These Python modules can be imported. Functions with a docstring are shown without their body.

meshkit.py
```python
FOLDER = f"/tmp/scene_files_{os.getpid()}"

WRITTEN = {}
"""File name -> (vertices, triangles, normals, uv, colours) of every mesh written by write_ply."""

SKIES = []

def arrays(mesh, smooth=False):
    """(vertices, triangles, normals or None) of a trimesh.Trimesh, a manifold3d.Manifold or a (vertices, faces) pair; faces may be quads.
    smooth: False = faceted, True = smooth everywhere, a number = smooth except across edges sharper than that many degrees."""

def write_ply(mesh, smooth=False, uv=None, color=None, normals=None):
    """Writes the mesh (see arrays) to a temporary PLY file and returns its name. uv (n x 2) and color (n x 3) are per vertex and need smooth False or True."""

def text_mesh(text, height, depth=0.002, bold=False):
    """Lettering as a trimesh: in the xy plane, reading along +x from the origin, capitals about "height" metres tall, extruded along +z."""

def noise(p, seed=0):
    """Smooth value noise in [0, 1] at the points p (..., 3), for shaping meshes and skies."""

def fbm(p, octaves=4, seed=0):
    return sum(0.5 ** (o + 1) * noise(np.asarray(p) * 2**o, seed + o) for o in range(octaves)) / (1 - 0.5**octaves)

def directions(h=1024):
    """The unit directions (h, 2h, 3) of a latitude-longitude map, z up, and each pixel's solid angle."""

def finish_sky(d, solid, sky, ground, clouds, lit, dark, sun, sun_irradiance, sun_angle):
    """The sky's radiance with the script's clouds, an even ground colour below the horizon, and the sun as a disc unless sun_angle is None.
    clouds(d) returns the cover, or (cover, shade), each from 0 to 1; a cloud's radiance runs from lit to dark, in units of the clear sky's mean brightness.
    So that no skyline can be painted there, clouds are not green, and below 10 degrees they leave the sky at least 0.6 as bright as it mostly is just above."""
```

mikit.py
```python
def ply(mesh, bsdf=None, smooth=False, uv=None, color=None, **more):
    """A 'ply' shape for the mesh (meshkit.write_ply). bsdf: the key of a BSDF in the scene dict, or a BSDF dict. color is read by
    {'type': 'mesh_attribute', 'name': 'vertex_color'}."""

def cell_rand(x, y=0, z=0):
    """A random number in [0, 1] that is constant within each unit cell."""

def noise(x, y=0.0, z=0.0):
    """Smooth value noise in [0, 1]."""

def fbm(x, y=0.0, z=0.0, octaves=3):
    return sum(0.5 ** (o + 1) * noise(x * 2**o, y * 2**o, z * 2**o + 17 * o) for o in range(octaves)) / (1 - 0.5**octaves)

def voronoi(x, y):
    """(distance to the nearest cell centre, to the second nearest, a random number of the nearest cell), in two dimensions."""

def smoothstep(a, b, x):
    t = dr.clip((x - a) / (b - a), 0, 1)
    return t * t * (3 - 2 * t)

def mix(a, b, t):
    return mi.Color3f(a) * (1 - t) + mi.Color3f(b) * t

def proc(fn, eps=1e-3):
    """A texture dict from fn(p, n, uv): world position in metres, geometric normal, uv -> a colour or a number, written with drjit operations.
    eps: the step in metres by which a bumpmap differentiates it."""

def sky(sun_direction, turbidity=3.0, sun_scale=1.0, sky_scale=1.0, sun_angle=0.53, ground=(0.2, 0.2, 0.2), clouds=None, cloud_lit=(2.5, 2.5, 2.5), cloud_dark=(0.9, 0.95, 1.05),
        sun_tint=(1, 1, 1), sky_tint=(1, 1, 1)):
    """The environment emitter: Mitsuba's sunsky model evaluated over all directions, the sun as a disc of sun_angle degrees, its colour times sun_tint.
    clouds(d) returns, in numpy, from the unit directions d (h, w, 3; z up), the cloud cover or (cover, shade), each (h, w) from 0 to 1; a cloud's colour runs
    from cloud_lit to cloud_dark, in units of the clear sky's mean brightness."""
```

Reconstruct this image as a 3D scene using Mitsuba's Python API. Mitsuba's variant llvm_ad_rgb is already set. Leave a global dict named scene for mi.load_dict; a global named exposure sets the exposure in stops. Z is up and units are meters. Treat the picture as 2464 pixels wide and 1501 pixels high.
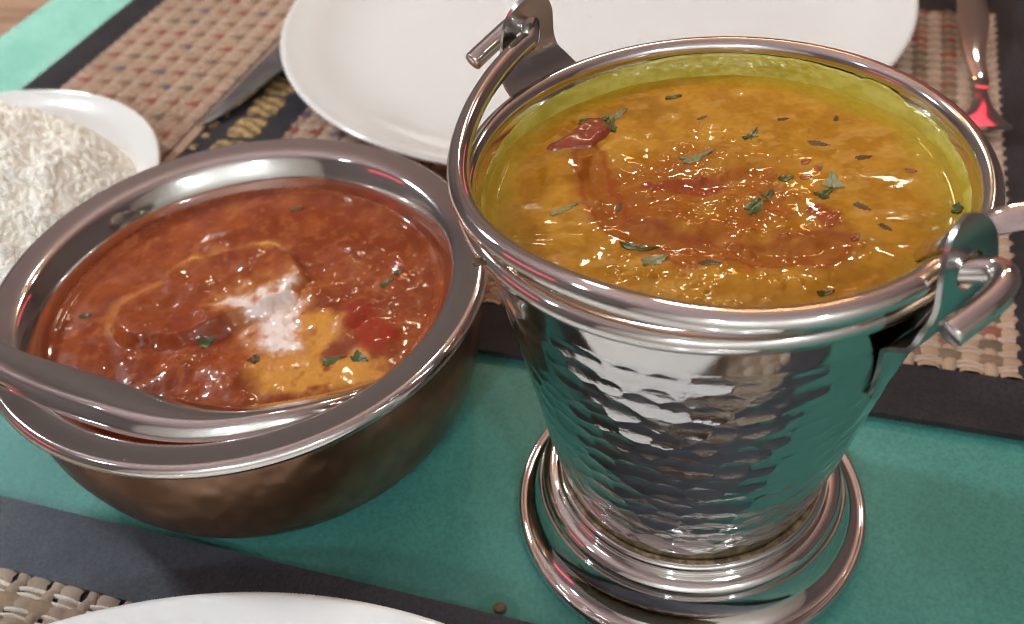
import math
import numpy as np
import trimesh
import drjit as dr
import mitsuba as mi
import mikit
import meshkit
from mikit import noise, fbm, voronoi, cell_rand, smoothstep, mix, proc

T = mi.ScalarTransform4f
PI = math.pi
scene, labels = {}, {}

# ------------------------------------------------------------------ camera, exposure, lamps
exposure = 0.36
FPX, PITCH, ROLL = 2348.5, 0.74517, 0.13255          # focal length over a 2464 px wide picture, tilt down, roll
CAM = np.array([-0.03984, -0.15378, 0.21883])
_f = np.array([0, math.cos(PITCH), -math.sin(PITCH)])
_d = np.array([0, -math.sin(PITCH), -math.cos(PITCH)])
_up = math.sin(ROLL) * np.array([1, 0, 0]) - math.cos(ROLL) * _d
scene['camera'] = {
    'type': 'thinlens', 'fov': 2 * math.degrees(math.atan(1232 / FPX)), 'fov_axis': 'x',
    'aperture_radius': 0.0009, 'focus_distance': 0.205, 'near_clip': 0.01, 'far_clip': 20.0,
    'to_world': T().look_at(origin=CAM.tolist(), target=(CAM + _f).tolist(), up=_up.tolist()),
}

WARM, WHITE = np.array([0.97, 0.84, 0.60]), np.array([0.84, 0.96, 1.0])
LAMPS = [  # position, radius, colour, radiance, label
    ((-1.05, 0.80, 1.05), 0.075, WHITE, 165, 'white glass globe lamp hanging beyond the rice plate, far left of the table'),
    ((0.30, 1.45, 1.30), 0.055, WARM, 80, 'warm glass globe lamp hanging straight beyond the far plate'),
    ((0.85, 1.20, 1.25), 0.050, WARM, 70, 'warm glass globe lamp hanging beyond the red lit cutlery'),
    ((-0.12, 1.20, 1.40), 0.045, WARM, 75, 'warm glass globe lamp hanging beyond the table knife'),
    ((-0.60, -1.30, 1.05), 0.055, WHITE, 145, 'white glass globe lamp hanging behind the photographer at the left'),
    ((0.45, -1.35, 1.15), 0.055, WHITE, 120, 'white glass globe lamp hanging behind the photographer at the right'),
    ((-1.25, -0.05, 1.30), 0.050, WHITE, 60, 'white glass globe lamp hanging off the left end of the table'),
]


def rgb(c):
    return {'type': 'rgb', 'value': [float(x) for x in c]}


# ------------------------------------------------------------------ helpers
def numbered(name):
    if name not in scene and not any(k.startswith(name + '__') for k in scene):
        return name
    k = 1
    while f'{name}_{k:03d}' in scene or any(q.startswith(f'{name}_{k:03d}__') for q in scene):
        k += 1
    return f'{name}_{k:03d}'


def tag(key, label=None, category=None, group=None, kind=None):
    labels[key] = {k: v for k, v in (('label', label), ('category', category), ('group', group), ('kind', kind)) if v}
    return key


_count = {}


def add(name, mesh, bsdf, parent=None, smooth=False, **more):
    full = f'{parent}__{name}' if parent else name
    n = _count.get(full, 0)
    _count[full] = n + 1
    key = full if n == 0 else f'{full}_{n:03d}'
    scene[key] = mikit.ply(mesh, bsdf, smooth=smooth, **more)
    return key


PHI = -0.3974                                          # direction of the table's long side
EA, EB = np.array([math.cos(PHI), math.sin(PHI)]), np.array([-math.sin(PHI), math.cos(PHI)])


def table(p):
    """Table coordinates (along, across, up) -> world."""
    p = np.asarray(p, float)
    return np.c_[p[:, :1] * EA + p[:, 1:2] * EB, p[:, 2]]


def chaikin(p, n=2, closed=False):
    p = np.asarray(p, float)
    for _ in range(n):
        if closed:
            q = np.roll(p, -1, 0)
            p = np.stack([.75 * p + .25 * q, .25 * p + .75 * q], 1).reshape(-1, p.shape[1])
        else:
            a, b = p[:-1], p[1:]
            m = np.stack([.75 * a + .25 * b, .25 * a + .75 * b], 1).reshape(-1, p.shape[1])
            p = np.vstack([p[:1], m[1:-1], p[-1:]])
    return p


def grid_faces(n, m, wrap_m=False):
    i, j = np.meshgrid(np.arange(n - 1), np.arange(m if wrap_m else m - 1), indexing='ij')
    a, b = i * m + j, i * m + (j + 1) % m
    c, d = (i + 1) * m + (j + 1) % m, (i + 1) * m + j
    return np.vstack([np.stack([a, b, c], -1).reshape(-1, 3), np.stack([a, c, d], -1).reshape(-1, 3)])


def revolve(profile, n=160, centre=(0, 0), oval=(0, 0), disp=None):
    """A surface of revolution round the vertical through centre; oval: (amount, angle) out of round."""
    p = np.asarray(profile, float)
    th = np.arange(n) * 2 * PI / n
    r = p[:, 0][:, None] * (1 + oval[0] * np.cos(2 * (th - oval[1])))[None]
    z = np.repeat(p[:, 1][:, None], n, 1)
    if disp is not None:
        t = np.gradient(p, axis=0)
        t /= np.linalg.norm(t, axis=1, keepdims=True) + 1e-12
        h = disp(np.cumsum(np.r_[0, np.linalg.norm(np.diff(p, axis=0), axis=1)])[:, None], th[None], p)
        r, z = r + h * t[:, 1][:, None], z - h * t[:, 0][:, None]
    v = np.stack([centre[0] + r * np.cos(th), centre[1] + r * np.sin(th), z], -1).reshape(-1, 3)
    return trimesh.Trimesh(v, grid_faces(len(p), n, True), process=False)


def frames(path, up=None):
    p = np.asarray(path, float)
    t = np.gradient(p, axis=0)
    t /= np.linalg.norm(t, axis=1, keepdims=True) + 1e-12
    ref = np.array([0.123, 0.456, 0.88]) if up is None else np.asarray(up, float)
    a = np.zeros_like(t)
    cur = ref
    for i in range(len(p)):
        w = (cur if up is None else ref) - ((cur if up is None else ref) @ t[i]) * t[i]
        a[i] = w / np.linalg.norm(w)
        cur = a[i]
    return t, a, np.cross(t, a)


def tube(path, radius, sides=20, cap=True):
    p = np.asarray(path, float)
    t, a, b = frames(p)
    ang = np.arange(sides) * 2 * PI / sides
    rad = np.broadcast_to(radius, (len(p),))
    ring = lambda c, i, r: c + r * (np.cos(ang)[:, None] * a[i] + np.sin(ang)[:, None] * b[i])
    rows = []
    if cap:
        rows += [ring(p[0], 0, rad[0] * 1e-3), ring(p[0], 0, rad[0] * .86), ring(p[0] + t[0] * rad[0] * .14, 0, rad[0])]
    rows += [ring(p[i], i, rad[i]) for i in range(1 if cap else 0, len(p) - (1 if cap else 0))]
    if cap:
        rows += [ring(p[-1] - t[-1] * rad[-1] * .14, -1, rad[-1]), ring(p[-1], -1, rad[-1] * .86), ring(p[-1], -1, rad[-1] * 1e-3)]
    v = np.vstack(rows)
    return trimesh.Trimesh(v, grid_faces(len(rows), sides, True)[:, ::-1], process=False)


def sheet(top, thick):
    """A grid of points (n, m, 3) given a thickness along its normals: a closed shell."""
    n, m, _ = top.shape
    du, dv = np.gradient(top, axis=0), np.gradient(top, axis=1)
    nrm = np.cross(du, dv)
    nrm /= np.linalg.norm(nrm, axis=-1, keepdims=True) + 1e-15
    low = top - nrm * thick
    v = np.vstack([top.reshape(-1, 3), low.reshape(-1, 3)])
    f = grid_faces(n, m)
    k = n * m
    edge = np.r_[np.arange(m), np.arange(1, n) * m + m - 1, (n - 1) * m + np.arange(m - 2, -1, -1), np.arange(n - 2, 0, -1) * m]
    e2 = np.roll(edge, -1)
    side = np.vstack([np.stack([edge, edge + k, e2 + k], 1), np.stack([edge, e2 + k, e2], 1)])
    # which winding faces outwards depends on the grid; make it consistent with the normals
    return trimesh.Trimesh(v, np.vstack([f, f[:, ::-1] + k, side]), process=False)


def disc_grid(n):
    """Points of the unit disc on an even grid (n, n), its rim a true circle."""
    a, b = np.meshgrid(np.linspace(-1, 1, n), np.linspace(-1, 1, n), indexing='ij')
    big = np.abs(a) > np.abs(b)
    r = np.where(big, a, b)
    with np.errstate(divide='ignore', invalid='ignore'):
        ph = np.where(big, PI / 4 * b / np.where(a == 0, 1, a), PI / 2 - PI / 4 * a / np.where(b == 0, 1, b))
    ph = np.where((a == 0) & (b == 0), 0, ph)
    return np.stack([r * np.cos(ph), r * np.sin(ph)], -1)


def spline(pts, n):
    """A smooth curve through the points."""
    p = np.asarray(pts, float)
    from scipy.interpolate import CubicSpline
    s = np.r_[0, np.cumsum(np.linalg.norm(np.diff(p, axis=0), axis=1))]
    return CubicSpline(s, p)(np.linspace(0, s[-1], n))


def seg_dist_np(p, pts):
    """Distance of the points (..., 2) to a polyline."""
    best = np.full(p.shape[:-1], 9.0)
    for a, b in zip(np.asarray(pts, float)[:-1], np.asarray(pts, float)[1:]):
        d = b - a
        t = np.clip(((p - a) @ d) / (d @ d), 0, 1)
        best = np.minimum(best, np.linalg.norm(p - a - t[..., None] * d, axis=-1))
    return best


def poly_sdf_np(p, poly):
    """Signed distance to a polygon, positive inside."""
    q = np.asarray(poly, float)
    d = seg_dist_np(p, np.vstack([q, q[:1]]))
    inside = np.zeros(p.shape[:-1], bool)
    for a, b in zip(q, np.roll(q, -1, 0)):
        cond = ((a[1] > p[..., 1]) != (b[1] > p[..., 1]))
        x = a[0] + (p[..., 1] - a[1]) * (b[0] - a[0]) / (b[1] - a[1] + 1e-15)
        inside ^= cond & (p[..., 0] < x)
    return np.where(inside, d, -d)


def sst(a, b, x):
    t = np.clip((x - a) / (b - a), 0, 1)
    return t * t * (3 - 2 * t)


def seg_dist(x, y, pts):
    """The same in a texture (drjit)."""
    best = mi.Float(9.0)
    for a, b in zip(pts[:-1], pts[1:]):
        dx, dy = b[0] - a[0], b[1] - a[1]
        t = dr.clip(((x - a[0]) * dx + (y - a[1]) * dy) / (dx * dx + dy * dy), 0, 1)
        ux, uy = x - a[0] - t * dx, y - a[1] - t * dy
        best = dr.minimum(best, dr.sqrt(ux * ux + uy * uy))
    return best


# ------------------------------------------------------------------ materials
def bsdf(name, base, rough, bump=None, **more):
    d = {'type': 'principled', 'base_color': base if isinstance(base, dict) else rgb(base),
         'roughness': rough if isinstance(rough, dict) else float(rough), **more}
    if bump is not None:
        d = {'type': 'bumpmap', 'texture': proc(bump[0], bump[2]), 'scale': bump[1], 'bsdf': d}
    scene[name] = {'type': 'twosided', 'bsdf': d}
    return name


def smudge(lo, hi, scale):
    def fn(p, n, uv):
        a = fbm(p.x * scale, p.y * scale, p.z * scale, octaves=4)
        b = noise(p.x * 2100, p.y * 2100, p.z * 2100)
        return lo + (hi - lo) * smoothstep(.35, .75, a) + .03 * b
    return proc(fn)


STEEL = (0.66, 0.63, 0.60)
bsdf('steel', STEEL, smudge(.05, .10, 90), metallic=1.0)
bsdf('steel_bright', (0.70, 0.67, 0.64), smudge(.035, .065, 70), metallic=1.0)
bsdf('steel_satin', (0.50, 0.50, 0.48), smudge(.18, .30, 120), metallic=1.0)
bsdf('steel_hammered', (0.60, 0.59, 0.58), smudge(.06, .15, 260), (lambda p, n, uv: fbm(p.x * 900, p.y * 900, p.z * 900, octaves=2), .00004, 1.5e-4), metallic=1.0)


def copper_fn(p, n, uv):
    a = fbm(p.x * 60, p.y * 60, p.z * 60, octaves=4)
    b = fbm(p.x * 300, p.y * 300, p.z * 120, octaves=3)
    c = mix((.185, .102, .062), (.29, .172, .110), smoothstep(.3, .75, a)) * (0.75 + .5 * b)
    return mix(c, mi.Color3f(.115, .075, .050), .7 * smoothstep(.55, .72, fbm(p.x * 34, p.y * 34, p.z * 50 + 3, octaves=4)))


bsdf('copper', proc(copper_fn), smudge(.24, .46, 70), (lambda p, n, uv: fbm(p.x * 150, p.y * 150, p.z * 150, octaves=2), .0009, 1e-3), metallic=0.9)


def foot_gap_fn(p, n, uv):
    a = fbm(p.x * 500, p.y * 500, p.z * 500, octaves=3)
    return mix((.07, .045, .018), (.24, .17, .075), smoothstep(.4, .75, a))


bsdf('grime', proc(foot_gap_fn), .6)


def weave_bump(s):
    def fn(p, n, uv):
        a = p.x * float(EA[0]) + p.y * float(EA[1])
        b = p.x * float(EB[0]) + p.y * float(EB[1])
        return (dr.sin(a * s) * dr.cos(b * s) * .5 + .5) + .6 * noise(p.x * 900, p.y * 900)
    return fn


CRUMB = (-0.0526, -0.0244)


def teal_fn(p, n, uv):
    g = noise(p.x * 1500, p.y * 1500, p.z * 300)
    f = fbm(p.x * 26, p.y * 26, 3.0, octaves=4)
    c = mix((.050, .218, .183), (.066, .260, .220), smoothstep(.3, .7, f)) * (.86 + .28 * g)
    # the damp grease ring round the crumb
    d = dr.sqrt(dr.square(p.x - CRUMB[0] + .0006) + dr.square((p.y - CRUMB[1]) * 1.1)) + .0011 * noise(p.x * 420, p.y * 420)
    return mix(c, mi.Color3f(.030, .185, .150), .75 * (1 - smoothstep(.0050, .0062, d)))


def cloth(c0, c1, g0=1700):
    def fn(p, n, uv):
        g = noise(p.x * g0, p.y * g0, p.z * 300)
        f = fbm(p.x * 40, p.y * 40, 7.0, octaves=4)
        return mix(c0, c1, smoothstep(.3, .7, f)) * (.75 + .5 * g)
    return proc(fn)


bsdf('teal_cloth', proc(teal_fn), .55, (weave_bump(5200), .00005, 1e-4), specular=.45, sheen=.8)
bsdf('dark_cloth', cloth((.023, .019, .021), (.033, .028, .031)), .75, (weave_bump(4800), .00005, 1e-4), specular=.2, sheen=.15)
bsdf('pale_mint', cloth((.235, .56, .45), (.29, .62, .51)), .7, (weave_bump(5200), .00005, 1e-4), specular=.3, sheen=.4)
bsdf('lit_dark_cloth', cloth((.046, .051, .064), (.064, .070, .084)), .65, (weave_bump(4800), .00005, 1e-4), specular=.35, sheen=.4)  # near copy of the dark cloth, its lighter bluish light put into the colour
bsdf('black_cloth', cloth((.022, .020, .024), (.036, .033, .038)), .85, specular=.25)


def wood_fn(p, n, uv):
    a = p.x * float(EA[0]) + p.y * float(EA[1])
    b = p.x * float(EB[0]) + p.y * float(EB[1])
    w = fbm(a * 9, b * 130, 2.0, octaves=4)
    return mix((.28, .155, .095), (.42, .26, .17), smoothstep(.3, .7, w))


bsdf('table_wood', proc(wood_fn), .5)

WARP, WEFT = 0.00564, 0.00615


def straw(c0, c1):
    def fn(p, n, uv):
        g = fbm(p.x * 700, p.y * 700, p.z * 500, octaves=2)
        f = fbm(p.x * 90, p.y * 90, 1.0, octaves=3)
        return mix(c0, c1, .5 * g + .5 * smoothstep(.3, .7, f))
    return proc(fn)


def yarn_fn(s0, s1, off):
    """Space-dyed yarn: runs of red, brown and violet along the strand; the dye is stronger towards the right end of the mat."""
    def fn(p, n, uv):
        a = p.x * float(EA[0]) + p.y * float(EA[1])
        b = p.x * float(EB[0]) + p.y * float(EB[1])
        row = dr.floor(b / WEFT + .5)
        run = dr.floor(a / .0086 + 7 * cell_rand(row, off))
        k = cell_rand(run, row, 3 + off)
        c = mix((.21, .125, .085), (.27, .075, .055), smoothstep(.30, .40, k))
        c = mix(c, mi.Color3f(.155, .115, .075), smoothstep(.58, .66, k))
        c = mix(c, mi.Color3f(.125, .085, .125), smoothstep(.90, .94, k))
        g = noise(p.x * 1100, p.y * 1100, p.z * 400)
        strength = s0 + (s1 - s0) * smoothstep(-.20, -.02, a + .03 * noise(row * 1.3, 2.0))
        return mix(mi.Color3f(.385, .25, .165), c, strength) * (.78 + .44 * g)
    return proc(fn)


bsdf('straw', straw((.345, .215, .14), (.465, .315, .215)), .75, specular=.3)
bsdf('straw_tan', straw((.30, .225, .165), (.42, .335, .255)), .75, specular=.3)
bsdf('cord_pale', straw((.44, .31, .23), (.60, .45, .355)), .8, specular=.2)
bsdf('cord_white', straw((.62, .56, .48), (.80, .75, .67)), .8, specular=.2)
bsdf('yarn_red', yarn_fn(.92, 1.0, 0), .85, specular=.2)
bsdf('yarn_dull', yarn_fn(.06, .85, 5), .85, specular=.2)
bsdf('yarn_tan', straw((.27, .19, .12), (.39, .29, .20)), .8, specular=.2)


def gold_fn(p, n, uv):
    a = (p.x + p.y) * 900 + 3 * noise(p.x * 500, p.y * 500)
    s = .5 + .5 * dr.sin(a)
    return mix((.11, .065, .02), (.55, .36, .15), s * (.4 + .6 * noise(p.x * 900, p.y * 900)))


bsdf('gold_thread', proc(gold_fn), .5, specular=.5)

scene['china'] = {'type': 'twosided', 'bsdf': {'type': 'principled', 'base_color': rgb((.74, .735, .72)), 'roughness': .10, 'specular': .5, 'clearcoat': .6, 'clearcoat_gloss': .9}}


def rice_fn(p, n, uv):
    f = fbm(p.x * 120, p.y * 120, p.z * 120, octaves=3)
    return mix((.95, .92, .82), (.98, .965, .91), smoothstep(.3, .7, f))


scene['rice_grain'] = {'type': 'twosided', 'bsdf': {'type': 'diffuse', 'reflectance': proc(rice_fn)}}
bsdf('leaf_dark', straw((.030, .052, .012), (.060, .095, .025)), .3, specular=.5)
bsdf('leaf_pale', straw((.15, .17, .075), (.25, .26, .14)), .3, specular=.5)
bsdf('seed', straw((.05, .025, .012), (.11, .055, .02)), .35)
bsdf('tomato', straw((.20, .030, .014), (.30, .065, .028)), .22, specular=.5)
bsdf('crumb', straw((.12, .06, .025), (.24, .13, .06)), .7)
bsdf('plaster', (.46, .35, .36), .9)
bsdf('pale_paint', (.80, .81, .78), .8)
bsdf('wall_paint', (.19, .165, .165), .8)
bsdf('lamp_metal', (.05, .05, .05), .4)

# ------------------------------------------------------------------ room: what the steel mirrors
def plane(corners):
    v = np.asarray(corners, float)
    return trimesh.Trimesh(v, [[0, 1, 2], [0, 2, 3]], process=False)


def box(x0, x1, y0, y1, z0, z1):
    m = trimesh.creation.box((x1 - x0, y1 - y0, z1 - z0))
    m.apply_translation(((x0 + x1) / 2, (y0 + y1) / 2, (z0 + z1) / 2))
    return m


CEIL = 2.15
add('ceiling', box(-2.6, 2.8, -2.4, 2.7, CEIL, CEIL + .05), 'plaster'); tag('ceiling', kind='structure')
add('wall', box(-2.6, 2.8, 2.65, 2.75, -.75, CEIL), 'wall_paint'); tag('wall', 'dim wall behind the far side of the table', 'wall')
for q, lab in ((box(-2.70, -2.6, -2.4, 2.65, -.75, CEIL), 'dim wall off the left end of the table'), (box(2.8, 2.9, -2.4, 2.65, -.75, CEIL), 'dim wall off the right end of the table'),
               (box(-2.6, 2.8, -1.90, -1.80, -.75, CEIL), 'pale wall behind the photographer')):
    tag(add('wall', q, 'pale_paint' if 'pale' in lab else 'wall_paint'), lab, 'wall')
add('floor', box(-2.6, 2.8, -2.4, 2.7, -.80, -.75), 'table_wood'); tag('floor', kind='structure')

for pos, rad, col, power, lab in LAMPS:
    key = numbered('globe_lamp')
    scene[key + '__globe'] = {'type': 'sphere', 'center': list(pos), 'radius': rad,
                              'emitter': {'type': 'area', 'radiance': rgb(col * power)}}
    top = (pos[0], pos[1])
    add('cord', tube([(*top, pos[2] + rad), (*top, (pos[2] + CEIL) / 2), (*top, CEIL)], .004, 8), 'lamp_metal', key)
    tag(key, lab, 'lamp', 'globe lamps hanging above the table')

# a short amber strip light, and a long red one along the far wall
def strip(name, z0, z1, x0, x1, y, col):
    k = add(name, plane([(x0, y, z0), (x1, y, z0), (x1, y, z1), (x0, y, z1)]), 'wall_paint')
    scene[k]['emitter'] = {'type': 'area', 'radiance': rgb(col)}
    return k


k = add('amber_strip_light', box(.44, .72, 1.90, 1.94, 1.72, 1.77), 'lamp_metal')
scene[k]['emitter'] = {'type': 'area', 'radiance': rgb((34, 15, 5.5))}
tag(k, 'short amber strip light hanging beyond the far plate', 'strip light')
for x in (.48, .68):
    add('cord', tube([(x, 1.92, 1.77), (x, 1.92, 1.95), (x, 1.92, CEIL)], .003, 8), 'lamp_metal', k)
tag(strip('red_strip_light', 0.96, 1.16, 1.05, 2.5, 2.60, (1.9, .09, .16)), 'red strip light along the far wall', 'strip light')
k = add('red_sign_light', box(-2.58, -2.54, -.35, .55, .95, 1.12), 'lamp_metal')
scene[k]['emitter'] = {'type': 'area', 'radiance': rgb((2.6, .12, .22))}
tag(k, 'red light box on the wall off the left end of the table', 'light box')

# ------------------------------------------------------------------ table, cloth
k = add('table', trimesh.Trimesh(table(box(-.80, .80, -.42, .46, -.030, -.002).vertices), box(-.80, .80, -.42, .46, -.030, -.002).faces, process=False), 'table_wood')
tag(k, 'brown wooden table top showing beyond the left edge of the teal cloth', 'table')

na, nb = 240, 170
aa, bb = np.meshgrid(np.linspace(-.3995, .62, na), np.linspace(-.38, .45, nb), indexing='ij')
hz = .0026 * (meshkit.fbm(np.stack([aa * 7, bb * 17, aa * 0], -1), 3, 5) - .5)
keep = np.ones_like(hz)
keep *= sst(.045, .085, np.hypot(aa, bb)) * sst(.06, .10, np.hypot(aa + .1306, bb - .0127))
keep *= np.clip(sst(.0, .012, np.abs(bb + .003) - .0) * 0 + 1, 0, 1)
inside_far = (aa > -.35) & (aa < .425) & (bb > .034)
inside_near = (bb < -.042) & (aa > -.37) & (aa < .10)
hz = np.where(aa < -.32, -.0012, hz)
hz = np.where(inside_far | inside_near, np.minimum(hz, 0) * .3, hz * keep)
top = np.stack([aa, bb, hz], -1)
v = table(top.reshape(-1, 3)).reshape(na, nb, 3)
k = add('tablecloth', sheet(v, .0012), 'teal_cloth', smooth=35)
tag(k, 'teal cloth covering the table under bowls and placemats', 'tablecloth')

# ------------------------------------------------------------------ placemats
def strand(centre, along, half, lift, steps, flat, arch):
    """A woven strand: a long thin ribbon with an arched top; lift gives its height along the way."""
    s = np.linspace(0, 1, steps)
    p0, p1 = np.asarray(centre[0]), np.asarray(centre[1])
    p = p0 + (p1 - p0) * s[:, None]
    side = np.array([-along[1], along[0]])
    z = lift(s)
    rows = [(-1, -flat), (-.55, arch * .75), (0, arch), (.55, arch * .75), (1, -flat)]
    v = np.stack([np.c_[p + side * half * w, z + h] for w, h in rows], 1)
    return v.reshape(-1, 3), grid_faces(steps, len(rows))


def woven(parent, a0, a1, b0, b1, mats, z=.0026, amp=.00075, skip=lambda a: False, seed=1, cw=.00055, co=.00070, arch=.0005, bw=(.43, .40)):
    rng = np.random.default_rng(seed)
    nw, nf = int(round((a1 - a0) / WARP)), int(round((b1 - b0) / WEFT))
    ia0, ib0 = math.ceil(a0 / WARP - .5), math.ceil(b0 / WEFT - .5)
    for i in range(nw):
        a = (ia0 + i + .5) * WARP
        if a > a1 - .001 or a < a0 + .001 or skip(a):
            continue
        a += rng.uniform(-.0003, .0003)
        sgn = 1 if i % 2 == 0 else -1
        st = nf * 4 + 1
        # over the thin cords and under the band, or the other way round
        lift = lambda s, sgn=sgn: z + sgn * amp * np.cos(2 * PI * ((b0 + (b1 - b0) * s) / WEFT))
        v, f = strand(((a, b0), (a, b1)), (0, 1), WARP * (.34 if sgn < 0 else .56), lift, st, .0006, arch)
        v[:, 0] += .00025 * np.sin(v[:, 1] * 900 + rng.uniform(0, 6))
        add('warp_strand', trimesh.Trimesh(table(v), f, process=False), mats[0], parent, True)
    segs = []
    for j in range(nf + 1):
        b = (ib0 + j) * WEFT
        st = nw * 4 + 1
        ph = (ia0 + .5) * WARP
        if b0 + .0015 < b < b1 - .0015:       # a broad band
            lift = lambda s: z + amp * .9 * -np.cos(PI * (a0 + (a1 - a0) * s - ph) / WARP)
            v, f = strand(((a0, b), (a1, b)), (1, 0), WEFT * bw[(ib0 + j) % 2], lift, st, .0005, .00055)
            v[:, 1] += .0002 * np.sin(v[:, 0] * 700 + rng.uniform(0, 6))
            keepf = np.array([not skip(x) for x in v[f].mean(1)[:, 0]])
            add('weft_band', trimesh.Trimesh(table(v), f[keepf], process=False), mats[1] if (ib0 + j) % 2 == 0 else mats[2], parent, True)
        for o in (-co, co):           # the two thin cords between two bands
            bc = b + WEFT / 2 + o
            if b0 + .0008 < bc < b1 - .0008:
                lift = lambda s: z + amp * 1.0 * np.cos(PI * (a0 + (a1 - a0) * s - ph) / WARP)
                v, f = strand(((a0, bc), (a1, bc)), (1, 0), cw, lift, st, .0005, cw * .7)
                v[:, 1] += .0006 * np.sin(PI * (v[:, 0] - ph) / WARP * .5 + (0 if o > 0 else 1.2)) * .5
                keepf = np.array([not skip(x) for x in v[f].mean(1)[:, 0]])
                add('cord', trimesh.Trimesh(table(v), f[keepf], process=False), mats[3], parent, True)


def slab(a0, a1, b0, b1, z0, z1, na=40, nb=6, wob=.0004, seed=0):
    a, b = np.meshgrid(np.linspace(a0, a1, na), np.linspace(b0, b1, nb), indexing='ij')
    z = z1 + wob * (meshkit.fbm(np.stack([a * 30, b * 30, a * 0 + seed], -1), 3, seed) - .5)
    return sheet(table(np.stack([a, b, z], -1).reshape(-1, 3)).reshape(na, nb, 3), z1 - z0)


k = add('pale_strip', slab(-.4016, -.3310, -.378, .448, -.0006, .0006, 10, 120, .0003, 4), 'pale_mint', None, 30)  # separate paler strip added over the left edge of the teal cloth
tag(k, 'pale mint green strip added over the teal cloth in the top left corner, beyond the dark border', 'table runner')


def border(parent, A0, A1, B0, B1, w, mat, w1=None):
    w1 = w1 or w
    """Four bands of cloth round the woven panel, and the backing beneath it."""
    add('backing', slab(A0 + w + .0002, A1 - w1 - .0002, B0 + w + .0002, B1 - w - .0002, .0009, .0013, 60, 40, 0), mat, parent, 30)
    for (a0, a1, b0, b1) in ((A0, A1, B0, B0 + w), (A0, A1, B1 - w, B1), (A0, A0 + w - .0001, B0 + w, B1 - w), (A1 - w1 + .0001, A1, B0 + w, B1 - w)):
        add('border', slab(a0, a1, b0, b1, .0009, .0030, 60 if a1 - a0 > .1 else 8, 60 if b1 - b0 > .1 else 8), mat, parent, 30)


FAR = 'placemat'
RIB0, RIB1 = -.2408, -.1950
tag(FAR, 'woven straw placemat with dark border and red flecks, under the far plate', 'placemat')
border(FAR, -.347, .420, .0400, .306, .0208, 'dark_cloth', .337)  # right band made extra wide, out of view, so the ear mirrors something dark
woven(FAR, -.3262, .0830, .0610, .2850, ('straw', 'yarn_red', 'yarn_dull', 'cord_pale'), skip=lambda a: RIB0 < a < RIB1, seed=3)
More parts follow.
